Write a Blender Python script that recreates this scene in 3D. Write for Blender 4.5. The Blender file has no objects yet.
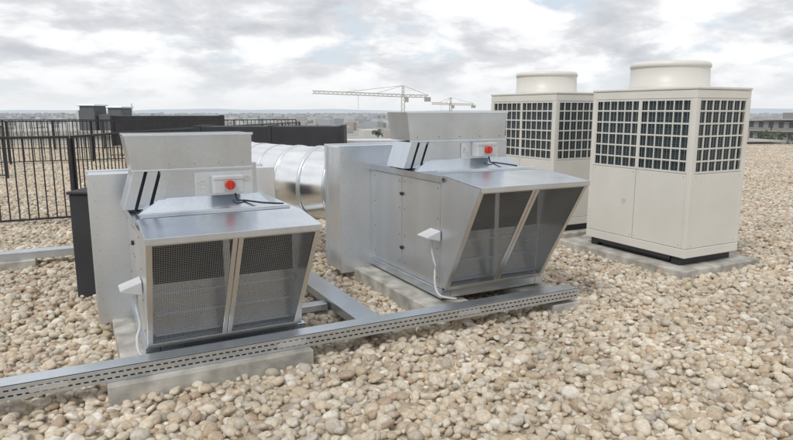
import bpy, bmesh, math, random
import numpy as np
from mathutils import Vector, Matrix
random.seed(7); rng=np.random.default_rng(11)
C=bpy.context.scene.collection
ANG=math.radians(27.5); CA,SA=math.cos(ANG),math.sin(ANG)
def G(s,r,z=0): return Vector((s*CA-r*SA, s*SA+r*CA, z))

# ------------------------------------------------------------------ materials
def newmat(name):
    m=bpy.data.materials.new(name); m.use_nodes=True
    nt=m.node_tree; b=nt.nodes['Principled BSDF']; return m,nt,b
def noise_col(nt,b,c1,c2,scale=4,detail=6,coord='Object',lo=.3,hi=.7,bump=0,bscale=60,bd=.002):
    tc=nt.nodes.new('ShaderNodeTexCoord')
    n=nt.nodes.new('ShaderNodeTexNoise'); n.inputs['Scale'].default_value=scale; n.inputs['Detail'].default_value=detail
    nt.links.new(tc.outputs[coord],n.inputs['Vector'])
    r=nt.nodes.new('ShaderNodeValToRGB'); r.color_ramp.elements[0].position=lo; r.color_ramp.elements[1].position=hi
    r.color_ramp.elements[0].color=(*c1,1); r.color_ramp.elements[1].color=(*c2,1)
    nt.links.new(n.outputs['Fac'],r.inputs['Fac']); nt.links.new(r.outputs['Color'],b.inputs['Base Color'])
    if bump:
        n2=nt.nodes.new('ShaderNodeTexNoise'); n2.inputs['Scale'].default_value=bscale; n2.inputs['Detail'].default_value=4
        nt.links.new(tc.outputs[coord],n2.inputs['Vector'])
        bp=nt.nodes.new('ShaderNodeBump'); bp.inputs['Strength'].default_value=bump; bp.inputs['Distance'].default_value=bd
        nt.links.new(n2.outputs['Fac'],bp.inputs['Height']); nt.links.new(bp.outputs['Normal'],b.inputs['Normal'])
    return tc,n,r
def simple(name,c,rough=.5,metal=0,var=.12,scale=5,bump=0,bscale=60):
    m,nt,b=newmat(name)
    noise_col(nt,b,tuple(x*(1-var) for x in c),tuple(min(1,x*(1+var)) for x in c),scale,bump=bump,bscale=bscale)
    b.inputs['Roughness'].default_value=rough; b.inputs['Metallic'].default_value=metal
    return m
def galv(name,base,rough,spangle=45,amp=.16,metal=.95,bump=.12,streak=.30):
    m,nt,b=newmat(name); L=nt.links
    tc=nt.nodes.new('ShaderNodeTexCoord')
    v=nt.nodes.new('ShaderNodeTexVoronoi'); v.inputs['Scale'].default_value=spangle
    L.new(tc.outputs['Object'],v.inputs['Vector'])
    sep=nt.nodes.new('ShaderNodeSeparateColor'); L.new(v.outputs['Color'],sep.inputs[0])
    n=nt.nodes.new('ShaderNodeTexNoise'); n.inputs['Scale'].default_value=2.0; n.inputs['Detail'].default_value=5
    mp=nt.nodes.new('ShaderNodeMapping'); mp.inputs['Scale'].default_value=(2.5,2.5,.5)
    L.new(tc.outputs['Object'],mp.inputs['Vector']); L.new(mp.outputs['Vector'],n.inputs['Vector'])
    a=nt.nodes.new('ShaderNodeMath'); a.operation='MULTIPLY_ADD'; a.inputs[1].default_value=amp; a.inputs[2].default_value=1-amp/2
    L.new(sep.outputs[0],a.inputs[0])
    a2=nt.nodes.new('ShaderNodeMath'); a2.operation='MULTIPLY_ADD'; a2.inputs[1].default_value=streak; a2.inputs[2].default_value=1-streak/2
    L.new(n.outputs['Fac'],a2.inputs[0])
    a3=nt.nodes.new('ShaderNodeMath'); a3.operation='MULTIPLY'; L.new(a.outputs[0],a3.inputs[0]); L.new(a2.outputs[0],a3.inputs[1])
    mx=nt.nodes.new('ShaderNodeVectorMath'); mx.operation='SCALE'; mx.inputs[0].default_value=base
    L.new(a3.outputs[0],mx.inputs['Scale']); L.new(mx.outputs[0],b.inputs['Base Color'])
    r1=nt.nodes.new('ShaderNodeMath'); r1.operation='MULTIPLY_ADD'; r1.inputs[1].default_value=.10; r1.inputs[2].default_value=rough-.05
    L.new(n.outputs['Fac'],r1.inputs[0])
    L.new(r1.outputs[0],b.inputs['Roughness']); b.inputs['Metallic'].default_value=metal
    n2=nt.nodes.new('ShaderNodeTexNoise'); n2.inputs['Scale'].default_value=2.6; n2.inputs['Detail'].default_value=1; L.new(tc.outputs['Object'],n2.inputs['Vector'])
    bp=nt.nodes.new('ShaderNodeBump'); bp.inputs['Strength'].default_value=bump; bp.inputs['Distance'].default_value=.02
    L.new(n2.outputs['Fac'],bp.inputs['Height']); L.new(bp.outputs['Normal'],b.inputs['Normal'])
    return m
M_galv=galv('galvanised_steel',(.62,.67,.73),.25,85,.055,.95,.35)
M_galvL=galv('light_zinc',(.72,.75,.78),.32,60,.04,.9,.25)
M_duct=galv('duct_aluminium',(.88,.89,.90),.22,20,.02,1.0,.35,.15)
M_tray=galv('tray_zinc',(.62,.66,.70),.34,70,.06)
M_frame=galv('frame_zinc',(.58,.57,.55),.34,60,.06,.9)
M_wire=simple('mesh_wire',(.30,.31,.32),.5,.7)
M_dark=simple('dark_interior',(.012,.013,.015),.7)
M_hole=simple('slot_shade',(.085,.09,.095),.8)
M_black=simple('black_metal',(.022,.023,.026),.5,0,.2)
M_gapshade=simple('gap_shadow',(.05,.052,.056),.6,.3)  # dark tone painting the shadow between the stays
M_bbox=simple('black_insulation',(.032,.034,.040),.75,0,.25,3,.3,30)
M_cream=simple('cream_paint',(.66,.65,.605),.40,0,.045,2.5,.05,200)
M_cream2=simple('cream_bars',(.62,.61,.57),.5,0,.04)
M_conc=simple('concrete',(.39,.375,.34),.9,0,.4,7,.8,45)
M_red=simple('red_plastic',(.55,.03,.02),.35)
M_gp=simple('grey_plastic',(.50,.51,.52),.5)
M_white=simple('white_plastic',(.56,.57,.58),.45)
M_label=simple('label_paper',(.5,.5,.48),.6,0,.3,60)
m,nt,b=newmat('coil_fins'); M_coil=m
tc=nt.nodes.new('ShaderNodeTexCoord'); w=nt.nodes.new('ShaderNodeTexWave'); w.bands_direction='Z'; w.inputs['Scale'].default_value=14
nt.links.new(tc.outputs['Object'],w.inputs['Vector']); rr=nt.nodes.new('ShaderNodeValToRGB')
rr.color_ramp.elements[0].color=(.020,.036,.044,1); rr.color_ramp.elements[1].color=(.065,.095,.11,1)
nt.links.new(w.outputs['Fac'],rr.inputs['Fac']); nt.links.new(rr.outputs['Color'],b.inputs['Base Color']); b.inputs['Roughness'].default_value=.45; b.inputs['Metallic'].default_value=.3

# ------------------------------------------------------------------ mesh builder
class MB:
    def __init__(s): s.v=[]; s.f=[]
    def add(s,vs,fs):
        o=len(s.v); s.v+= [tuple(p) for p in vs]; s.f+=[tuple(i+o for i in f) for f in fs]; return s
    def box(s,x0,x1,y0,y1,z0,z1):
        return s.add([(x0,y0,z0),(x1,y0,z0),(x1,y1,z0),(x0,y1,z0),(x0,y0,z1),(x1,y0,z1),(x1,y1,z1),(x0,y1,z1)],
          [(0,3,2,1),(4,5,6,7),(0,1,5,4),(1,2,6,5),(2,3,7,6),(3,0,4,7)])
    def hexa(s,bot,top):
        return s.add(list(bot)+list(top),[(0,3,2,1),(4,5,6,7),(0,1,5,4),(1,2,6,5),(2,3,7,6),(3,0,4,7)])
    def beam(s,p,q,w,h=None,up=(0,0,1)):
        p=Vector(p);q=Vector(q);d=(q-p).normalized(); u=Vector(up)
        if abs(d.dot(u))>.98: u=Vector((1,0,0))
        a=d.cross(u).normalized(); c=a.cross(d).normalized(); h=h or w
        a=a*w/2;c=c*h/2
        return s.hexa([p-a-c,p+a-c,p+a+c,p-a+c],[q-a-c,q+a-c,q+a+c,q-a+c])
    def prism(s,pts,d):
        n=len(pts); d=Vector(d); P=[Vector(p) for p in pts]
        return s.add(P+[p+d for p in P],[tuple(range(n-1,-1,-1)),tuple(range(n,2*n))]+[(i,(i+1)%n,n+(i+1)%n,n+i) for i in range(n)])
    def tube(s,path,rad,n=16,cap=True):
        P=[Vector(p) for p in path]; o=len(s.v)
        up=Vector((0,0,1))
        if not hasattr(rad,'__len__'): rad=[rad]*len(P)
        for i,p in enumerate(P):
            d=(P[min(i+1,len(P)-1)]-P[max(i-1,0)]).normalized()
            u=up if abs(d.dot(up))<.95 else Vector((1,0,0))
            a=d.cross(u).normalized(); c=a.cross(d).normalized()
            for k in range(n):
                t=2*math.pi*k/n; s.v.append(tuple(p+(a*math.cos(t)+c*math.sin(t))*rad[i]))
        for i in range(len(P)-1):
            for k in range(n):
                s.f.append((o+i*n+k,o+i*n+(k+1)%n,o+(i+1)*n+(k+1)%n,o+(i+1)*n+k))
        if cap:
            s.f.append(tuple(o+k for k in range(n))[::-1]); s.f.append(tuple(o+(len(P)-1)*n+k for k in range(n)))
        return s
    def revolve(s,cx,cy,prof,n=48):
        o=len(s.v)
        for (r,z) in prof:
            for k in range(n):
                t=2*math.pi*k/n; s.v.append((cx+r*math.cos(t),cy+r*math.sin(t),z))
        for i in range(len(prof)-1):
            for k in range(n): s.f.append((o+i*n+k,o+i*n+(k+1)%n,o+(i+1)*n+(k+1)%n,o+(i+1)*n+k))
        return s
    def obj(s,name,mat,parent=None,bevel=0,smooth=False,org=(0,0,0)):
        me=bpy.data.meshes.new(name); me.from_pydata([(v[0]-org[0],v[1]-org[1],v[2]-org[2]) for v in s.v],[],s.f); me.update()
        bm=bmesh.new(); bm.from_mesh(me); bmesh.ops.recalc_face_normals(bm,faces=bm.faces); bm.to_mesh(me); bm.free()
        me.materials.append(mat)
        if smooth:
            me.polygons.foreach_set('use_smooth',[len(p.vertices)<=4 for p in me.polygons])
        o=bpy.data.objects.new(name,me); C.objects.link(o)
        if parent: o.parent=parent
        if bevel:
            b=o.modifiers.new('b','BEVEL'); b.width=bevel; b.segments=2; b.limit_method='ANGLE'; b.angle_limit=.6
        return o
def group(name,s,r):
    e=bpy.data.objects.new(name,None); C.objects.link(e); e.location=G(s,r,0); e.rotation_euler=(0,0,ANG); e.empty_display_size=.2
    return e, (s,r,0)

# ------------------------------------------------------------------ gravel
def pebmat():
    m,nt,b=newmat('pebbles'); L=nt.links
    g=nt.nodes.new('ShaderNodeNewGeometry'); oi=nt.nodes.new('ShaderNodeObjectInfo')
    a=nt.nodes.new('ShaderNodeMath'); a.operation='ADD'; L.new(g.outputs['Random Per Island'],a.inputs[0]); L.new(oi.outputs['Random'],a.inputs[1])
    f=nt.nodes.new('ShaderNodeMath'); f.operation='FRACT'; L.new(a.outputs[0],f.inputs[0])
    r=nt.nodes.new('ShaderNodeValToRGB'); r.color_ramp.interpolation='LINEAR'
    cols=[(0,(.57,.49,.375)),(.12,(.69,.625,.52)),(.24,(.48,.39,.28)),(.36,(.63,.54,.415)),(.48,(.76,.715,.63)),(.56,(.41,.325,.235)),(.62,(.57,.46,.33)),(.74,(.54,.50,.43)),(.84,(.67,.58,.45)),(.91,(.39,.355,.31)),(.96,(.46,.33,.23)),(1,(.57,.49,.375))]
    e=r.color_ramp.elements
    e[0].position=0; e[0].color=(*cols[0][1],1); e[1].position=1; e[1].color=(*cols[-1][1],1)
    for p,c in cols[1:-1]:
        x=e.new(p); x.color=(*c,1)
    L.new(f.outputs[0],r.inputs['Fac'])
    tc=nt.nodes.new('ShaderNodeTexCoord'); n=nt.nodes.new('ShaderNodeTexNoise'); n.inputs['Scale'].default_value=55; n.inputs['Detail'].default_value=5
    L.new(tc.outputs['Object'],n.inputs['Vector'])
    mr=nt.nodes.new('ShaderNodeMapRange'); mr.inputs[1].default_value=.3; mr.inputs[2].default_value=.7; mr.inputs[3].default_value=.76; mr.inputs[4].default_value=1.10
    L.new(n.outputs['Fac'],mr.inputs[0])
    n3=nt.nodes.new('ShaderNodeTexNoise'); n3.inputs['Scale'].default_value=.8; n3.inputs['Detail'].default_value=3; L.new(g.outputs['Position'],n3.inputs['Vector'])
    m3=nt.nodes.new('ShaderNodeMapRange'); m3.inputs[1].default_value=.3; m3.inputs[2].default_value=.7; m3.inputs[3].default_value=.84; m3.inputs[4].default_value=1.06
    L.new(n3.outputs['Fac'],m3.inputs[0])
    mm=nt.nodes.new('ShaderNodeMath'); mm.operation='MULTIPLY'; L.new(mr.outputs[0],mm.inputs[0]); L.new(m3.outputs[0],mm.inputs[1])
    v=nt.nodes.new('ShaderNodeVectorMath'); v.operation='SCALE'; L.new(r.outputs['Color'],v.inputs[0]); L.new(mm.outputs[0],v.inputs['Scale'])
    L.new(v.outputs[0],b.inputs['Base Color']); b.inputs['Roughness'].default_value=.65
    b.inputs['Specular IOR Level'].default_value=.3
    return m
M_peb=pebmat()
def icoarr(sub):
    bm=bmesh.new(); bmesh.ops.create_icosphere(bm,subdivisions=sub,radius=1); 
    v=np.array([x.co[:] for x in bm.verts]); f=np.array([[y.index for y in x.verts] for x in bm.faces]); bm.free(); return v,f
def tile(name,sub,T=2.0):
    V,F=icoarr(sub); sp=.048; n=int(T/sp)
    gx,gy=np.meshgrid(np.arange(n),np.arange(n)); 
    gx=gx.ravel()+(gy.ravel()%2)*.5; gy=gy.ravel()
    px=-T/2+(gx+.5)*T/n; py=-T/2+(gy+.5)*T/n
    N1=len(px); N2=int(N1*.65)
    px=np.concatenate([px,rng.uniform(-T/2,T/2,N2)]); py=np.concatenate([py,rng.uniform(-T/2,T/2,N2)])
    N=len(px); px+=rng.normal(0,.012,N); py+=rng.normal(0,.012,N)
    pz=np.concatenate([rng.uniform(-.008,.010,N1),rng.uniform(.010,.032,N2)])
    a=np.clip(rng.lognormal(math.log(.0275),.28,N),.013,.048); bb=a*rng.uniform(.65,.97,N); cc=a*rng.uniform(.42,.72,N)
    k=rng.normal(0,1.4,(N,3,3)); ph=rng.uniform(0,6.28,(N,3))
    W=1+.09*np.sin(np.einsum('njk,vk->nvj',k,V)+ph[:,None,:]).sum(2)
    P=V[None]*W[:,:,None]; P=np.sign(P)*np.abs(P)**.92
    P=P*np.stack([a,bb,cc],1)[:,None,:]
    tx=rng.normal(0,.32,N); ty=rng.normal(0,.32,N); tz=rng.uniform(0,6.28,N)
    def rot(P,t,i,j):
        c=np.cos(t)[:,None]; s=np.sin(t)[:,None]; A=P[:,:,i]*c-P[:,:,j]*s; B=P[:,:,i]*s+P[:,:,j]*c; P[:,:,i]=A; P[:,:,j]=B
    rot(P,tx,1,2); rot(P,ty,0,2); rot(P,tz,0,1)
    P[:,:,0]+=px[:,None]; P[:,:,1]+=py[:,None]; P[:,:,2]+=pz[:,None]
    FF=(F[None]+ (np.arange(N)*len(V))[:,None,None]).reshape(-1,3)
    me=bpy.data.meshes.new(name); me.vertices.add(N*len(V)); me.vertices.foreach_set('co',P.reshape(-1).astype(np.float32))
    nf=len(FF); me.loops.add(nf*3); me.loops.foreach_set('vertex_index',FF.reshape(-1).astype(np.int32))
    me.polygons.add(nf); me.polygons.foreach_set('loop_start',np.arange(0,nf*3,3,dtype=np.int32)); me.polygons.foreach_set('loop_total',np.full(nf,3,dtype=np.int32))
    me.polygons.foreach_set('use_smooth',np.ones(nf,dtype=bool)); me.update(calc_edges=True); me.materials.append(M_peb); return me
hi=[tile('pebbles_a',3),tile('pebbles_b',3)]
lo=[tile('pebbles_c',2),tile('pebbles_d',2),tile('pebbles_e',2)]
m,nt,b=newmat('gravel_bed'); tc=nt.nodes.new('ShaderNodeTexCoord'); v=nt.nodes.new('ShaderNodeTexVoronoi'); v.inputs['Scale'].default_value=24
nt.links.new(tc.outputs['Object'],v.inputs['Vector']); se=nt.nodes.new('ShaderNodeSeparateColor'); nt.links.new(v.outputs['Color'],se.inputs[0])
r=nt.nodes.new('ShaderNodeValToRGB'); r.color_ramp.elements[0].color=(.24,.19,.135,1); r.color_ramp.elements[1].color=(.54,.46,.35,1)
nt.links.new(se.outputs[0],r.inputs['Fac']); nt.links.new(r.outputs['Color'],b.inputs['Base Color']); b.inputs['Roughness'].default_value=.9
RX0,RX1,RY0,RY1=-34,36,-12,28
g=MB().add([(RX0,RY0,0),(RX1,RY0,0),(RX1,RY1,0),(RX0,RY1,0)],[(0,1,2,3)]).obj('gravel',m)
for iy in range(0,14):
    for ix in range(-14,16):
        x=ix*2+1;y=iy*2+1
        if abs(x)>.75*y+4: continue
        if x>RX1-1 or x<RX0+1: continue
        me=random.choice(hi if y<6 else lo)
        o=bpy.data.objects.new('pebbles',me); C.objects.link(o); o.parent=g; o.location=(x,y,0); o.rotation_euler=(0,0,random.randrange(4)*math.pi/2)
M_wall=simple('render_wall',(.5,.48,.44),.85)
bld=MB().box(RX0-.3,RX1+.3,RY0-.3,RY1+.3,-25,-.02).obj('roof_building',M_wall)
MB().box(RX0-.3,RX1+.3,RY1+.01,RY1+.28,-.02,.07).box(RX0-.3,RX0-.01,RY0,RY1,-.02,.07).box(RX1+.01,RX1+.29,RY0,RY1,-.02,.07).obj('roof_kerb',M_conc,bld)

# ------------------------------------------------------------------ AHU
def ahu(s0,s1,rf,rb,zb,zt,hr,hz,ps0,ps1,pz,cs0,cs1,rc,zn,zc,taper=0,isoff=.58):
    e,o=group('air_handling_unit',s0,rf)
    def put(mb,n,mt,bv=0,sm=False): return mb.obj(n,mt,e,bv,sm,o)
    put(MB().box(s0-.02,s0+.06,rf-.02,rb,zb-.07,zb-.002).box(s1-.06,s1+.02,rf-.02,rb,zb-.07,zb-.002).box(s0+.062,s1-.062,rf-.02,rf+.05,zb-.07,zb-.002),'base_frame',M_galv,.003)
    put(MB().box(s0+.004,s1-.004,rf+.004,rb,zb,zt-.012),'core',M_galv)
    fr=MB(); w=.035
    for a in (rf,rb-w): fr.box(s0-.004,s0+.02,a,a+w,zb,zt-.012)
    fr.box(s0-.003,s0+.02,rf+w,rb-w,zb,zb+w).box(s0-.003,s0+.02,rf+w,rb-w,zt-.012-w,zt-.013)
    for a in (rf,rb-w): fr.box(s1-.02,s1+.004,a,a+w,zb,zt-.012)
    fr.box(s1-.02,s1+.003,rf+w,rb-w,zb,zb+w).box(s1-.02,s1+.003,rf+w,rb-w,zt-.012-w,zt-.013)
    mid=rf+(rb-rf)*.52
    fr.box(s0-.003,s0+.02,mid-.012,mid+.012,zb+w,zt-.012-w)
    put(fr,'corner_profiles',M_galvL,.003)
    pn=MB()
    for a,c in ((rf+w+.003,mid-.015),(mid+.015,rb-w-.003)):
        pn.box(s0-.007,s0+.01,a,c,zb+w+.004,zt-.016-w); pn.box(s1-.01,s1+.007,a,c,zb+w+.004,zt-.016-w)
    put(pn,'side_panels',M_galvL,.003)
    sc=MB()
    for a in (rf+w+.03,mid-.045,mid+.045,rb-w-.03):
        for z in np.linspace(zb+w+.04,zt-.06-w,4): sc.box(s0-.0095,s0-.006,a-.004,a+.004,z-.004,z+.004)
    for z in (zb+.2,zt-.2): sc.box(s0-.022,s0-.0071,mid-.018,mid+.018,z-.012,z+.012)
    put(sc,'latches_and_screws',M_black,.001)
    put(MB().box(s0-.025,s1+.025,rf-.02,rb-.002,zt-.010,zt+.006).box(s0-.028,s0-.026,rf-.02,rb-.002,zt-.045,zt+.006),'roof_sheet',M_galv,.002)
    put(MB().box(s0+.02,s1-.02,rf+.10,rf+.13,zt+.007,zt+.03),'roof_seam',M_galvL,.003)
    put(MB().box(ps0,ps1,rb,rb+.36,.10,pz),'plenum_box',M_galvL,.006)
    put(MB().box(ps0-.012,ps1+.012,rb-.004,rb+.030,.095,pz+.012).box(ps0-.012,ps1+.012,rb+.325,rb+.37,.095,pz+.012),'plenum_flange',M_galvL,.003)
    rv=MB()
    for z in np.linspace(.16,pz-.05,9): rv.box(ps0+.02,ps0+.028,rb-.008,rb-.0041,z-.004,z+.004)
    put(rv,'rivets',M_frame)
    zr=zt+.004; bz=zb+.02; th=.006
    hd=MB()
    def P(s,r,z): return Vector((s,r,z))
    hd.prism([P(s0-.015,rf+.02,zr+.012),P(s0-.015,hr-.02,hz),P(s0-.015,hr-.02,hz-.035),P(s0-.015,hr-.014,hz-.035),P(s0-.015,hr-.014,hz-.008),P(s0-.015,rf+.02,zr+.004)],(s1-s0+.03,0,0))
    put(hd,'hood_top',M_galv,.002)
    sd=MB()
    sd.prism([P(s0-.008,rf-.001,zr),P(s0-.008,hr,hz-.010),P(s0-.008,hr,hz-.05),P(s0-.008,rf-.045,bz),P(s0-.008,rf-.001,bz)],(th,0,0))
    sd.hexa([P(s1-taper,rf-.001,bz),P(s1-taper,rf-.045,bz),P(s1,hr,hz-.05),P(s1,rf-.001,zr)],[P(s1-taper+th,rf-.001,bz),P(s1-taper+th,rf-.045,bz),P(s1+th,hr,hz-.05),P(s1+th,rf-.001,zr)])
    put(sd,'hood_side',M_galvL,.0015)
    sl=MB().box(s0,s1-taper,rf-.05,rf-.001,bz-.012,bz-.001); put(sl,'hood_sill',M_galv,.001)
    A=P(s0-.012,hr-.004,hz-.010); B=P(s1+.012,hr-.004,hz-.010); D=P(s0-.012,rf-.050,bz-.01)
    down=(D-A); Ln=down.length; dn=down.normalized(); nx=Vector((1,0,0)); nrm=nx.cross(dn).normalized()
    if nrm.y>0: nrm=-nrm
    W=(B-A).length
    def Q(u,v): return u*(1-taper/W*v/Ln)
    def bar(mb,u0,u1,v0,v1,t0,t1):
        q=[A+nx*Q(u,vv)+dn*vv+nrm*t for t in (t0,t1) for u,vv in ((u0,v0),(u1,v0),(u1,v1),(u0,v1))]
        mb.hexa(q[:4],q[4:])
    f=MB(); fw=.032
    bar(f,0,W,0,fw,0,.014); bar(f,0,W,Ln-fw,Ln,0,.014); bar(f,0,fw,fw,Ln-fw,0,.0135); bar(f,W-fw,W,fw,Ln-fw,0,.0135); bar(f,W/2-.03,W/2-.002,fw,Ln-fw,0,.013);bar(f,W/2+.002,W/2+.03,fw,Ln-fw,0,.013)
    put(f,'hood_frame',M_frame,.002)
    wr=MB(); sp=.0125; t=.0011
    for a,c in ((fw,W/2-.03),(W/2+.03,W-fw)):
        n=int((c-a)/sp)
        for i in range(1,n+1): u=a+i*(c-a)/(n+1); bar(wr,u-t,u+t,fw,Ln-fw,.004,.006)
        n=int((Ln-2*fw)/sp)
        for i in range(1,n+1): vv=fw+i*(Ln-2*fw)/(n+1); bar(wr,a,c,vv-t,vv+t,.006,.008)
    put(wr,'hood_mesh',M_wire)
    ins=MB().box(s0+.05,s1-.05,rf-.004,rf+.003,zb+(zt-zb)*.50,zt-.05); put(ins,'intake_shade_panel',M_dark)  # solid black panel, painted shade in place of a real hole
    ib=MB()
    for z in np.linspace(zb+.06,zb+(zt-zb)*.42,3): ib.box(s0+.04,s1-.04,rf-.02,rf+.003,z-.006,z+.006)
    ib.box((s0+s1)/2-.02,(s0+s1)/2+.02,rf-.03,rf+.002,zb+.03,zt-.05)
    put(ib,'inner_rails',M_galvL,.001)
    def frust(mb,a,c,z0,z1,t=.004):
        bo=[P(a[0],a[2],z0),P(a[1],a[2],z0),P(a[1],a[3],z0),P(a[0],a[3],z0)]
        to=[P(c[0],c[2],z1),P(c[1],c[2],z1),P(c[1],c[3],z1),P(c[0],c[3],z1)]
        for i in range(4):
            j=(i+1)%4; nn=(bo[j]-bo[i]).cross(to[i]-bo[i]).normalized()*t
            mb.hexa([bo[i],bo[j],to[j],to[i]],[bo[i]-nn,bo[j]-nn,to[j]-nn,to[i]-nn])
    nk=MB(); n0,n1=cs0+.19,cs1+.03
    nk.box(n0,n1,rc-.15,rc+.15,zt+.02,zn+.02); put(nk,'neck_box',M_galv,.004)
    sk=MB(); frust(sk,(cs0+.04,cs1+.11,rc-.24,rc+.22),(n0+.0,n1+.005,rc-.16,rc+.16),zt+.008,zt+.09); put(sk,'skirt',M_galv,.001)
    tr=MB(); frust(tr,(cs0+.03,cs1-.005,rc-.165,rc+.165),(cs0,cs1,rc-.172,rc+.172),zn,zc)
    put(tr,'cowl',M_galv,.001)
    ff=MB(); ff.box(cs0-.006,cs1+.006,rc-.186,rc-.172,zc-.010,zc+.004).box(cs0+.025,cs1-.002,rc-.177,rc-.166,zn-.012,zn+.0)
    put(ff,'cowl_lips',M_galvL,.002)
    sr=MB()
    for q in np.linspace(cs0+.10,cs1-.06,5): sr.box(q-.004,q+.004,rc-.180,rc-.170,zn+.02,zn+.028)
    put(sr,'cowl_screws',M_frame)
    dk=MB().box(cs0+.08,cs1-.03,rc-.15,rc+.15,zn+.021,zn+.06); put(dk,'damper',M_dark)
    st=MB()
    for q in (cs0-.03,cs0+.050,cs0+.13):
        st.prism([P(q,rc-.17,zt+.03),P(q+.060,rc-.17,zt+.03),P(q+.130,rc-.17,zn-.012),P(q+.07,rc-.17,zn-.012)],(0,.30,0))
    put(st,'slanted_stays',M_galv,.002)
    dk=MB()
    q=cs0-.01
    dk.prism([P(q+.0,rc-.13,zt+.02),P(q+.25,rc-.13,zt+.02),P(q+.25,rc-.13,zn-.012),P(q+.09,rc-.13,zn-.012)],(0,.24,0))
    put(dk,'shadow_gap_fill',M_gapshade)  # dark prism fills the gap; its colour stands for the shadow there
    iso=s0+isoff; ry=rc-.15
    put(MB().box(iso-.20,iso+.17,ry-.012,ry-.001,zt+.08,zn-.03),'access_plate',M_galvL,.003)
    zi=zt+.165
    put(MB().box(iso-.10,iso+.09,ry-.10,ry-.013,zi-.06,zi+.055),'isolator_box',M_gp,.008)
    put(MB().box(iso-.10,iso+.09,ry-.104,ry-.1005,zi+.03,zi+.034).box(iso-.035,iso+.035,ry-.104,ry-.1005,zi-.04,zi+.028),'isolator_plate',M_frame,.002)
    k=MB(); k.tube([(iso,ry-.105,zi-.004),(iso,ry-.128,zi-.004)],.030,20).box(iso-.007,iso+.007,ry-.142,ry-.1285,zi-.03,zi+.022); put(k,'isolator_knob',M_red,.002)
    put(MB().box(iso+.10,iso+.155,ry-.016,ry-.0125,zi+.0,zi+.04).box(iso-.18,iso-.13,ry-.016,ry-.0125,zi-.03,zi+.02),'labels',M_label)
    put(MB().tube([(iso+.04,ry-.06,zi-.06),(iso+.05,ry-.07,zi-.11),(iso+.10,ry-.06,zt+.05),(iso+.2,ry-.11,zt+.035),(s1-.03,ry-.12,zt+.02)],.006,8),'cable',M_black,0,True)
    zq=zb+(zt-zb)*.50; rq=rf+.03
    put(MB().hexa([P(s0-.13,rq-.02,zq-.03),P(s0-.012,rq-.02,zq-.06),P(s0-.012,rq+.13,zq-.06),P(s0-.13,rq+.13,zq-.03)],[P(s0-.13,rq-.02,zq-.02),P(s0-.012,rq-.02,zq+.02),P(s0-.012,rq+.13,zq+.02),P(s0-.13,rq+.13,zq-.02)]),'drip_cap',M_white,.003)
    path=[(s0-.04,rq+.06,zq-.05),(s0-.045,rq+.05,zq-.15),(s0-.035,rq+.02,zq-.25),(s0-.06,rq-.02,zb+.05),(s0-.05,rq-.07,zb-.03),(s0+.02,rq-.12,zb-.05),(s0+.06,rq-.16,zb-.05)]
    pp=[]
    for i in range(len(path)-1):
        for t_ in np.linspace(0,1,5)[:-1]: 
            p0=Vector(path[max(i-1,0)]);p1=Vector(path[i]);p2=Vector(path[i+1]);p3=Vector(path[min(i+2,len(path)-1)])
            pp.append(.5*((2*p1)+(-p0+p2)*t_+(2*p0-5*p1+4*p2-p3)*t_**2+(-p0+3*p1-3*p2+p3)*t_**3))
    put(MB().tube(pp,.009,10),'flexible_conduit',M_white,0,True)
    return e
ahu(.31,1.24,3.72,4.60,.20,.93,3.36,.905, .09,1.34,1.12, .28,1.04,4.20,1.20,1.41,.06,.56)
ahu(2.41,3.35,3.88,5.10,.22,1.075,3.40,1.045, 2.10,3.55,1.235, 2.32,3.27,4.45,1.32,1.54,.05,.62)
dct=bpy.data.objects.new('round_duct',None); C.objects.link(dct); dct.location=(-.6,6.1,0)
oo=(-.6,6.1,0)
pts=[G(2.62,5.44,.82),G(2.52,5.60,.82),G(2.38,5.80,.82),Vector((-.78,6.30,.83)),Vector((-1.02,6.50,.84)),Vector((-1.7,7.05,.86)),Vector((-2.35,7.55,.86)),Vector((-2.7,7.8,.76)),Vector((-2.85,7.92,.45)),Vector((-2.88,7.95,0))]
RR=[.37,.37,.37,.365,.35,.345,.34,.34,.34,.34]
MB().tube(pts,RR,48).obj('duct_shell',M_duct,dct,0,True,oo)
rg=MB()
for i in (1,2,3,4,5,6):
    d=(pts[i+1]-pts[i-1]).normalized(); R=RR[i]
    rg.tube([pts[i]-d*.02,pts[i]-d*.012,pts[i]+d*.012,pts[i]+d*.02],[R,R+.012,R+.012,R],48)
for t in (.33,.66):
    q=pts[4].lerp(pts[5],t); d=(pts[5]-pts[4]).normalized(); rg.tube([q-d*.006,q+d*.006],.353,48)
rg.obj('duct_rings',M_galvL,dct,0,True,oo)

def plinth(s0,s1,r0,r1,z1,z0=-.03):
    return MB().box(0,s1-s0,0,r1-r0,z0,z1).obj('concrete_plinth',M_conc,None,.008)
def place(o,s,r): o.location=G(s,r,0); o.rotation_euler=(0,0,ANG)
for (s0,s1,r0,r1,z) in ((.07,1.22,3.44,3.64,.11),(.16,.50,3.66,4.98,.115),(1.0,1.3,3.68,4.98,.115),(2.22,2.60,3.74,5.4,.13),(3.1,3.45,3.74,5.4,.13),(3.18,3.46,3.50,3.68,.08),
                        (4.90,6.03,3.70,5.40,.09),(4.90,6.03,5.60,7.30,.09),(-1.9,-1.55,6.95,7.25,.10),(-.75,-.4,6.95,7.25,.10)):
    o=plinth(s0,s1,r0,r1,z); place(o,s0,r0)

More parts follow.
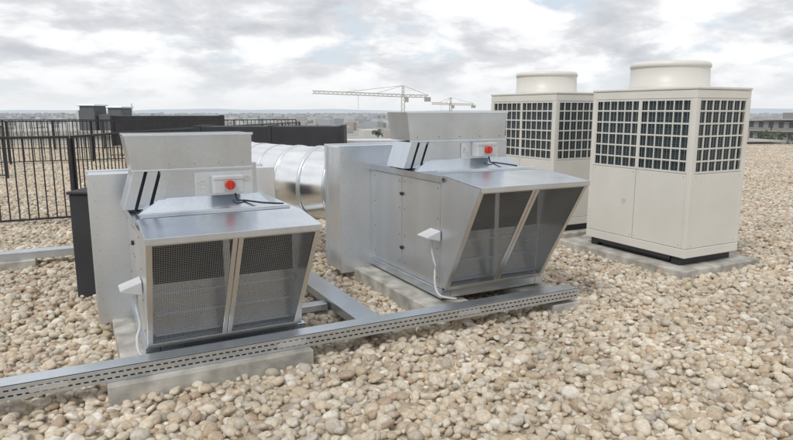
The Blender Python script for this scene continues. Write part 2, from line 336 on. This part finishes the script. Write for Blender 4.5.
# ------------------------------------------------------------------ cable trays
def ptray(name,s0,s1,r0,w,z0,h):
    e,o=group(name,s0,r0)
    mb=MB(); t=.003; 
    def flange(rr):
        rows=[z0,z0+h*.24,z0+h*.36,z0+h*.64,z0+h*.76,z0+h]
        mb.box(s0,s1,rr,rr+t,rows[0],rows[1]); mb.box(s0,s1,rr,rr+t,rows[2],rows[3]); mb.box(s0,s1,rr,rr+t,rows[4],rows[5])
        x=s0
        while x<s1:
            mb.box(x,min(x+.014,s1),rr+.0002,rr+t-.0002,rows[1],rows[2]); mb.box(min(x+.02,s1-.015),min(x+.034,s1),rr+.0002,rr+t-.0002,rows[3],rows[4]); x+=.038
    flange(r0); flange(r0+w)
    mb.box(s0,s1,r0+t,r0+w,z0,z0+t)
    mb.obj('perforated_channel',M_tray,e,0,False,o)
    MB().box(s0,s1,r0+.010,r0+w-.004,z0+h+.0005,z0+h+.004).obj('cover',M_tray,e,.001,False,o)
    MB().box(s0,s1,r0+.014,r0+.018,z0+t,z0+h).obj('slot_shade_strip',M_hole,e,0,False,o)  # dark strip behind the perforations, tray shade put into its colour
    j=MB()
    x=s0+1.1
    while x<s1: j.box(x-.09,x+.09,r0-.004,r0-.0005,z0+h*.3,z0+h*.7); x+=1.3
    j.obj('joint_plates',M_galvL,e,.001,False,o)
ptray('cable_tray',-2.6,3.42,3.50,.13,.112,.075)
def strip(name,mb,org,mat=M_tray):
    o=mb.obj(name,mat,None,.003,False,(org[0],org[1],0)); o.location=G(*org); o.rotation_euler=(0,0,ANG); return o
strip('cable_trunking',MB().box(1.66,1.82,3.635,7.0,.06,.13).box(1.65,1.83,3.64,7.0,.1305,.136),(1.66,3.635))
strip('cable_trunking',MB().box(-5.0,.6,7.02,7.16,.10,.17).box(-5.0,.6,7.01,7.17,.1705,.176),(-5,7.02))
strip('cable_trunking',MB().box(1.25,1.645,4.3,4.4,.05,.10),(1.25,4.3))
MB().box(-.20,.20,-.25,.5,0,.88).box(-.215,.215,-.265,.515,.8805,.905).obj('insulated_black_box',M_bbox,None,.01).location=(-2.46,5.25,0)

# ------------------------------------------------------------------ condensers
def cond(s,r):
    e,_=group('condenser_unit',s,r)
    X,Y=.78,1.27; z0=.17; z1=1.77; zg=.97; zgt=1.665
    P=lambda mb,n,mt,bv=0,sm=False: mb.obj(n,mt,e,bv,sm)
    P(MB().box(.02,X-.02,.06,.16,.085,z0).box(.02,X-.02,Y-.16,Y-.06,.085,z0).box(.0,.04,.161,Y-.161,.13,z0-.002),'feet',M_black,.004)
    P(MB().box(.05,X-.05,.2,Y-.2,.10,z0),'drain_pan',M_black)
    P(MB().box(.012,X-.012,.012,Y-.012,z0+.001,zg-.01),'dark_core',M_dark)
    P(MB().box(.035,X-.035,.035,Y-.035,zg-.009,z1-.03),'coil',M_coil)
    pn=MB(); g=.003
    pn.box(0,.02,.045+g,Y*.5-g,z0+.09,zg-.004).box(0,.02,Y*.5+g,Y-.045-g,z0+.09,zg-.004)
    pn.box(.045+g,X-.045-g,0,.02,z0+.09,zg-.004).box(.045+g,X-.045-g,Y-.02,Y,z0+.09,zg-.004).box(X-.02,X,.045+g,Y-.045-g,z0+.09,zg-.004)
    P(pn,'lower_panels',M_cream,.003)
    P(MB().box(-.004,X+.004,-.004,Y+.004,z0,z0+.086),'base_pan',M_cream,.006)
    pp=MB()
    for x in (0,X-.045):
        for y in (0,Y-.045): pp.box(x-.002,x+.047,y-.002,y+.047,z0+.088,zgt)
    P(pp,'corner_posts',M_cream,.006)
    P(MB().box(0,X,0,Y,zgt+.001,z1-.028),'top_band',M_cream,.003)
    P(MB().box(-.008,X+.008,-.008,Y+.008,z1-.026,z1),'top_cover',M_cream,.008)
    gr=MB(); fine=MB()
    def grid(axis,L,pos,nc,nr,thick,inn):
        a0,a1=.046,L-.046
        us=np.linspace(a0,a1,nc+1); zs=np.linspace(zg,zgt-.001,nr+1)
        def bx(mb,p0,p1,u0,u1,q0,q1):
            if axis=='x': mb.box(p0,p1,u0,u1,q0,q1)
            else: mb.box(u0,u1,p0,p1,q0,q1)
        for i,u in enumerate(us):
            w=thick if (i in (0,nc)) or (i==nc//2 and nc>8) else .0055
            bx(gr,pos,pos+.012,max(u-w,a0),min(u+w,a1),zg,zgt-.001)
            if i<nc:
                um=u+(us[1]-us[0])/2; bx(fine,pos+.003*inn+.004,pos+.003*inn+.007,um-.0012,um+.0012,zg,zgt-.002)
        for i,z in enumerate(zs):
            w=.020 if i in(0,nr) else .0075
            bx(gr,pos+.001,pos+.011,a0,a1,max(z-w,zg),min(z+w,zgt-.001))
    grid('x',Y,.002,12,6,.020,1); grid('y',X,.002,7,6,.020,1); grid('x',Y,X-.014,12,6,.020,-1); grid('y',X,Y-.014,7,6,.020,-1)
    P(gr,'coil_guard',M_cream2,.0015); P(fine,'guard_wires',M_frame)
    cx,cy=X/2,Y/2
    R=.385
    P(MB().revolve(cx,cy,[(R+.0,z1+.001),(R+.0,z1+.03),(R-.008,z1+.034),(R-.012,z1+.19),(R-.012,z1+.20),(R-.002,z1+.205),(R-.004,z1+.235),(R-.015,z1+.252),(R-.035,z1+.26),(R-.055,z1+.255),(R-.065,z1+.23),(R-.065,z1+.02)]),'fan_shroud',M_cream,0,True)
    gd=MB(); zg2=z1+.246
    for q in np.linspace(.06,R-.08,10): gd.revolve(cx,cy,[(q-.002,zg2),(q+.002,zg2),(q+.002,zg2+.004),(q-.002,zg2+.004),(q-.002,zg2)],36)
    for k in range(8):
        t=k*math.pi/4; gd.beam((cx,cy,zg2),(cx+(R-.065)*math.cos(t),cy+(R-.065)*math.sin(t),zg2),.005)
    P(gd,'fan_guard',M_cream2)
    fb=MB()
    for k in range(4):
        t=k*math.pi/2; c,sn=math.cos(t),math.sin(t); c2,s2=math.cos(t+.8),math.sin(t+.8)
        fb.hexa([Vector((cx+.05*c,cy+.05*sn,z1+.06)),Vector((cx+.3*c,cy+.3*sn,z1+.04)),Vector((cx+.3*c2,cy+.3*s2,z1+.12)),Vector((cx+.05*c2,cy+.05*s2,z1+.1))],
                [Vector((cx+.05*c,cy+.05*sn,z1+.065)),Vector((cx+.3*c,cy+.3*sn,z1+.045)),Vector((cx+.3*c2,cy+.3*s2,z1+.125)),Vector((cx+.05*c2,cy+.05*s2,z1+.105))])
    P(fb,'fan_blades',M_black)
    sc=MB()
    for y in (.075,Y/2-.03,Y/2+.03,Y-.075):
        for z in (z0+.12,zg-.03): sc.box(-.003,-.0001,y-.004,y+.004,z-.004,z+.004)
    for x in (.075,X-.075):
        for z in (z0+.12,zg-.03): sc.box(x-.004,x+.004,-.003,-.0001,z-.004,z+.004)
    P(sc,'screws',M_frame)
    P(MB().box(-.002,-.0003,.75,.79,.60,.65),'rating_label',M_label)
cond(5.06,3.83); cond(5.06,5.69)

# ------------------------------------------------------------------ railings
def railing(p,q,h=1.2,post=1.5,sp=.11,bw=.013,off=.10):
    p=Vector((*p,0));q=Vector((*q,0)); mb=MB(); L=(q-p).length; d=(q-p)/L
    U=Vector((0,0,1))
    mb.beam(p+U*h,q+U*h,.042,.032); mb.beam(p+U*off,q+U*off,.03,.025); 
    n=max(1,round(L/post))
    for i in range(n+1): a=p+d*L*i/n; mb.beam(a,a+U*(h-.0165),.042)
    n=int(L/sp)
    for i in range(1,n): a=p+d*L*i/n; mb.beam(a+U*(off+.013),a+U*(h-.0165),bw)
    o=mb.obj('metal_railing',M_black,None,0,False,p); o.location=p; return o
def xy(s,r): v=G(s,r); return (v.x,v.y)
railing(xy(-4,9.66),xy(-.02,9.66)); railing(xy(.02,9.70),(-4.15,13.6)); railing((-4.1,13.65),(-3.0,19.5))
railing(xy(-8,21),xy(7,21),1.25,2,.13,.016); railing((-17,14),(-8.9,14.2)); railing((-19,24),(-8,25.5),1.2,2,.13,.016)

def rbox(name,mat,x,y,rot,parts,bv=.02):
    mb=MB()
    for p in parts: mb.box(*p)
    o=mb.obj(name,mat,None,bv); o.location=(x,y,0); o.rotation_euler=(0,0,rot); return o
rbox('black_roof_duct',M_bbox,-2.72,11.3,.02,[(-.9,1.75,0,.9,.35,1.27),(-.92,-.8,-.02,.92,.33,1.29),(.4,.46,-.02,.92,.33,1.29),(1.7,1.77,-.02,.92,.33,1.29),(-.6,-.5,.1,.8,0,.35),(1.3,1.4,.1,.8,0,.35)],.008)
rbox('black_roof_duct',M_bbox,-8.2,21.5,.3,[(-1.4,2.2,0,1.2,.4,1.38),(-1.45,-1.35,-.03,1.23,.38,1.40),(2.1,2.25,-.03,1.23,.38,1.40),(-1,-.85,.2,1,0,.4),(1.7,1.85,.2,1,0,.4)],.01)
rbox('low_roof_duct',M_galvL,-.1,12.4,.1,[(-1.2,1.5,0,.7,.3,.98),(-1.22,-1.15,-.02,.72,.28,1.0),(1.44,1.52,-.02,.72,.28,1.0),(-.9,-.8,.1,.6,0,.3),(1,1.1,.1,.6,0,.3)],.006)

# ------------------------------------------------------------------ surroundings
M_land,nt,b=newmat('city_ground'); noise_col(nt,b,(.24,.25,.23),(.36,.35,.32),.02,8)
b.inputs['Roughness'].default_value=1
MB().add([(-9000,-3000,-25.5),(9000,-3000,-25.5),(9000,9000,-25.5),(-9000,9000,-25.5)],[(0,1,2,3)]).obj('ground',M_land)
def islmat(name,cols):
    m,nt,b=newmat(name); g=nt.nodes.new('ShaderNodeNewGeometry'); r=nt.nodes.new('ShaderNodeValToRGB'); r.color_ramp.interpolation='CONSTANT'
    e=r.color_ramp.elements; e[0].color=(*cols[0],1); e[1].position=1/len(cols); e[1].color=(*cols[1],1)
    for i,c in enumerate(cols[2:],2): x=e.new(i/len(cols)); x.color=(*c,1)
    nt.links.new(g.outputs['Random Per Island'],r.inputs['Fac']); nt.links.new(r.outputs['Color'],b.inputs['Base Color']); b.inputs['Roughness'].default_value=.9; return m
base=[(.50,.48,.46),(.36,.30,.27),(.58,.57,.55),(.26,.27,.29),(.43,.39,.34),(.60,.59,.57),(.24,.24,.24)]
def hazed(k): return [tuple(c*(1-k)+h*k for c,h in zip(col,(.47,.51,.55))) for col in base]  # distance haze mixed into the wall base colours, band by band
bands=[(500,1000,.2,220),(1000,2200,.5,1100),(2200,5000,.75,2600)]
dc=bpy.data.objects.new('distant_city',None); C.objects.link(dc)
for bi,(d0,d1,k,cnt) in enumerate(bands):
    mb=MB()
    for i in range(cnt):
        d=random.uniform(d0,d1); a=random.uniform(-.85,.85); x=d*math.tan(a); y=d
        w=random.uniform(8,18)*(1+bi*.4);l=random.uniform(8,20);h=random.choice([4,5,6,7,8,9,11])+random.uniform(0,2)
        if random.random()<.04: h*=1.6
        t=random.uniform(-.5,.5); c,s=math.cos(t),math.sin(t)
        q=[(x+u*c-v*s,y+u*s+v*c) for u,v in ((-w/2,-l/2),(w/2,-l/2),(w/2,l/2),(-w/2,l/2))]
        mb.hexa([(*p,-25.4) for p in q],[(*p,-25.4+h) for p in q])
    mb.obj('city_blocks_%d'%bi,islmat('hazed_city_walls_%d'%bi,hazed(k)),dc)
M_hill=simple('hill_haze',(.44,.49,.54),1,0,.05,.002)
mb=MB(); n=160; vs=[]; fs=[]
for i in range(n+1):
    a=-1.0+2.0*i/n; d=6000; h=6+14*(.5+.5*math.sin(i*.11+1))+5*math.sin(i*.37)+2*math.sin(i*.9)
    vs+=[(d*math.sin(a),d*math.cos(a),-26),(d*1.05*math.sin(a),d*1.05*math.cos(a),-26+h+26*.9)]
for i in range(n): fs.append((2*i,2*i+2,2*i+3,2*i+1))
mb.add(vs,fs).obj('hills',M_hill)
M_leaf=islmat('foliage',[(.055,.075,.04),(.07,.09,.045),(.045,.06,.035),(.085,.10,.055)])
M_bark=simple('bark',(.12,.09,.06),.9)
lf=MB(); tk=MB()
def tree(x,y,z,h,R):
    tk.tube([(x,y,z),(x,y,z+h*.5),(x+.3,y,z+h*.8)],[.3,.2,.08],6)
    cl=[(random.gauss(0,.5)*R,random.gauss(0,.5)*R,h*(.45+.5*random.random()),R*random.uniform(.35,.6)) for _ in range(9)]
    for k in range(4): 
        c=cl[k]; tk.beam((x,y,z+h*.45),(x+c[0],y+c[1],z+c[2]),.12)
    for c in cl:
        for _ in range(45):
            v=Vector((random.gauss(0,1),random.gauss(0,1),random.gauss(0,1))).normalized()*c[3]*random.uniform(.6,1.05)
            p=Vector((x+c[0],y+c[1],z+c[2]))+v; a=Vector((random.gauss(0,1),random.gauss(0,1),random.gauss(0,1))).normalized()*.5*random.uniform(.6,1.2); bb=a.orthogonal().normalized()*.45
            lf.add([p-a,p+bb,p+a,p-bb],[(0,1,2,3)])
for i in range(50): 
    u=random.uniform(.50,.80); d=random.uniform(120,260); tree(u*d,d,-25.4,random.uniform(17,22.5),random.uniform(4,6.5))
for i in range(40):
    u=random.uniform(-.8,.45); d=random.uniform(400,700); tree(u*d,d,-25.4,random.uniform(7,12),random.uniform(4,6))
te=bpy.data.objects.new('trees',None); C.objects.link(te)
lf.obj('foliage',M_leaf,te); tk.obj('trunks',M_bark,te)
M_win=simple('window_glass',(.07,.08,.09),.25)
def block(x,y,rot,w,l,floors,ztop,matw):
    e=bpy.data.objects.new('apartment_block',None); C.objects.link(e); e.location=(x,y,-25.4); e.rotation_euler=(0,0,rot)
    H=ztop+25.4; fh=H/floors
    MB().box(0,w,0,l,0,H-.5).obj('walls',matw,e)
    sl=MB(); wn=MB(); 
    for k in range(floors+1):
        sl.box(-.7,w+.1,-.7,l+.1,k*fh-.25 if k else 0,k*fh)
    for k in range(floors):
        for i in range(int(w/3)): wn.box(i*3+.8,i*3+2.2,-.03,.02,k*fh+.7,(k+1)*fh-.7)
        for i in range(int(l/3)): wn.box(-.03,.02,i*3+.8,i*3+2.2,k*fh+.7,(k+1)*fh-.7)
    sl.obj('balcony_slabs',M_conc,e); wn.obj('windows',M_win,e)
    MB().box(w*.3,w*.5,l*.3,l*.6,H,H+1.5).obj('roof_house',matw,e)
block(93,150,.25,20,12,9,-.4,simple('grey_render',(.27,.27,.265),.8))
block(60.5,110,.1,8,12,8,-3.6,simple('tan_render',(.38,.33,.28),.8))

e=bpy.data.objects.new('rooftop_plant_room',None); C.objects.link(e); e.location=(-21,46,0); 
MB().box(-9,5,0,9,-25,-.3).obj('walls',M_wall,e); MB().box(-9.2,5.2,-.2,9.2,-.3,.1).obj('parapet',M_conc,e,.02)
MB().box(-2.6,-1.5,1,3,.1,1.9).box(-.5,.5,1,3,.1,1.75).box(-1.4,-.6,1.3,2.5,.1,1.3).box(1.2,3.0,1.4,3,.1,.9).obj('roof_units',simple('dark_grey_unit',(.12,.13,.14),.7),e,.03)
MB().box(-2.7,-1.4,.9,3.1,1.9,2.02).box(-.6,.6,.9,3.1,1.75,1.87).obj('unit_tops',M_galvL,e,.03)
MB().tube([(0.9,2,.1),(.9,2,2.1)],.05,8).tube([(-3.2,2,.1),(-3.2,2,1.6)],.15,10).obj('vent_pipes',M_galvL,e)

M_cr=simple('crane_paint',(.34,.31,.27),.6)
def crane(x,y,zt,tip,ctr,name='tower_crane',w=1.6,rise=1.5,k=1.0):
    e=bpy.data.objects.new(name,None); C.objects.link(e); e.location=(x,y,-25.4)
    H=zt+25.4; m=MB(); t=.24*k
    def latt(p,q,w,seg,up):
        p=Vector(p);q=Vector(q);d=(q-p).normalized(); up=Vector(up); a=d.cross(up).normalized()*w/2; c=up.normalized()*w/2
        cs=[-a-c,a-c,a+c,-a+c]
        for o in cs: m.beam(p+o,q+o,t)
        n=max(1,int((q-p).length/seg))
        for i in range(n):
            A=p+(q-p)*i/n; B=p+(q-p)*(i+1)/n
            for j in range(4):
                o1,o2=cs[j],cs[(j+1)%4]
                if i%2: o1,o2=o2,o1
                m.beam(A+o1,B+o2,t*.6)
    latt((0,0,0),(0,0,H),w,w*1.3,(1,0,0))
    T=Vector((0,0,H+.8)); J=Vector((tip[0],tip[1],H+.8+rise)); K=Vector((ctr[0],ctr[1],H+.5)); A=Vector((0,0,H+5.5*k))
    latt(T,J,w*.75,w*1.3,(0,0,1)); latt(T,K,w*.7,w*1.3,(0,0,1)); latt((0,0,H),(0,0,H+5.3*k),w*.6,w,(1,0,0))
    m.beam(A,T.lerp(J,.65)+Vector((0,0,.6)),t*.7); m.beam(A,T.lerp(J,.3)+Vector((0,0,.6)),t*.7); m.beam(A,K+Vector((0,0,.6)),t*.7)
    hk=T.lerp(J,.5); m.beam(hk,hk-Vector((0,0,7)),t*.5)
    m.obj('lattice',M_cr,e)
    MB().box(K.x-1.8*k,K.x+1.2*k,K.y-1,K.y+1,K.z-2.4*k,K.z-.3).box(.9,2.6,-1.2,.6,H-2.2,H+.2).obj('counterweight_and_cab',M_conc,e)
crane(3.1,300,7.8,(-42,-6),(12,2)); crane(39,455,5.5,(-14,-8),(17,3),k=1.0,rise=.5)

# ------------------------------------------------------------------ world
w=bpy.data.worlds.new('World'); bpy.context.scene.world=w; w.use_nodes=True; nt=w.node_tree; L=nt.links
for n in list(nt.nodes): nt.nodes.remove(n)
N=lambda t: nt.nodes.new(t)
SEL,SAZ=50,215
sky=N('ShaderNodeTexSky'); sky.sky_type='NISHITA'; sky.sun_disc=False; sky.sun_elevation=math.radians(SEL); sky.sun_rotation=math.radians(SAZ)
sc=N('ShaderNodeVectorMath'); sc.operation='SCALE'; sc.inputs['Scale'].default_value=.09; L.new(sky.outputs[0],sc.inputs[0])
tc=N('ShaderNodeTexCoord'); sp=N('ShaderNodeSeparateXYZ'); L.new(tc.outputs['Generated'],sp.inputs[0])
def math_(op,a,b=None,c=None,clamp=False):
    n=N('ShaderNodeMath'); n.operation=op; n.use_clamp=clamp
    for i,v in enumerate((a,b,c)):
        if v is None: continue
        if isinstance(v,(int,float)): n.inputs[i].default_value=v
        else: L.new(v,n.inputs[i])
    return n.outputs[0]
zz=math_('ADD',math_('MAXIMUM',sp.outputs[2],0.0),.34)
cx=math_('DIVIDE',sp.outputs[0],zz); cy=math_('DIVIDE',sp.outputs[1],zz)
cb=N('ShaderNodeCombineXYZ'); L.new(cx,cb.inputs[0]); L.new(cy,cb.inputs[1]); L.new(math_('MULTIPLY',sp.outputs[2],2.0),cb.inputs[2])
def fbm(scale,detail,rough,dist,off):
    mp=N('ShaderNodeMapping'); mp.inputs['Location'].default_value=off; L.new(cb.outputs[0],mp.inputs[0])
    n=N('ShaderNodeTexNoise'); n.inputs['Scale'].default_value=scale; n.inputs['Detail'].default_value=detail; n.inputs['Roughness'].default_value=rough; n.inputs['Distortion'].default_value=dist
    L.new(mp.outputs[0],n.inputs['Vector']); return n.outputs['Fac']
n1=fbm(2.6,10,.54,.15,(3,1,0)); n2=fbm(3.6,12,.56,.15,(11,7,2))
def ramp(f,els):
    r=N('ShaderNodeValToRGB'); e=r.color_ramp.elements
    e[0].position=els[0][0]; e[0].color=(*els[0][1],1); e[1].position=els[-1][0]; e[1].color=(*els[-1][1],1)
    for p,c in els[1:-1]: x=e.new(p); x.color=(*c,1)
    L.new(f,r.inputs['Fac']); return r.outputs['Color']
cloud=ramp(n2,[(.40,(1.05,1.05,1.05)),(.48,(.94,.95,.965)),(.54,(.77,.785,.815)),(.66,(.61,.63,.67))])
cov=ramp(n1,[(.35,(0,0,0)),(.43,(1,1,1))])
mix=N('ShaderNodeMix'); mix.data_type='RGBA'; L.new(cov,mix.inputs['Factor']); 
blue=N('ShaderNodeMix'); blue.data_type='RGBA'; blue.inputs['Factor'].default_value=.75; L.new(sc.outputs[0],blue.inputs['A']); blue.inputs['B'].default_value=(.78,.85,.93,1)
L.new(blue.outputs['Result'],mix.inputs['A']); L.new(cloud,mix.inputs['B'])
hz=ramp(sp.outputs[2],[(0,(1,1,1)),(.03,(.55,.55,.55)),(.08,(0,0,0))])
mx2=N('ShaderNodeMix'); mx2.data_type='RGBA'; L.new(hz,mx2.inputs['Factor']); L.new(mix.outputs['Result'],mx2.inputs['A']); mx2.inputs['B'].default_value=(.86,.88,.90,1)
bg=N('ShaderNodeBackground'); L.new(mx2.outputs['Result'],bg.inputs[0]); bg.inputs[1].default_value=1.0
out=N('ShaderNodeOutputWorld'); L.new(bg.outputs[0],out.inputs[0])
sun=bpy.data.lights.new('sun','SUN'); sun.energy=1.5; sun.angle=math.radians(10); sun.color=(1,.96,.90)
so=bpy.data.objects.new('sun',sun); C.objects.link(so)
az=math.radians(SAZ); dirv=Vector((math.sin(az)*math.cos(math.radians(SEL)),math.cos(az)*math.cos(math.radians(SEL)),math.sin(math.radians(SEL))))
so.rotation_euler=dirv.to_track_quat('Z','Y').to_euler(); so.location=(0,0,30)
cam=bpy.data.cameras.new('camera'); co=bpy.data.objects.new('camera',cam); C.objects.link(co)
co.location=(0,0,1.55); co.rotation_euler=(math.radians(90-9.95),0,0); cam.sensor_width=36; cam.lens=36*622/793; cam.clip_end=20000; cam.clip_start=.05
bpy.context.scene.camera=co
vs=bpy.context.scene.view_settings; vs.view_transform='Standard'; vs.look='None'; vs.exposure=0
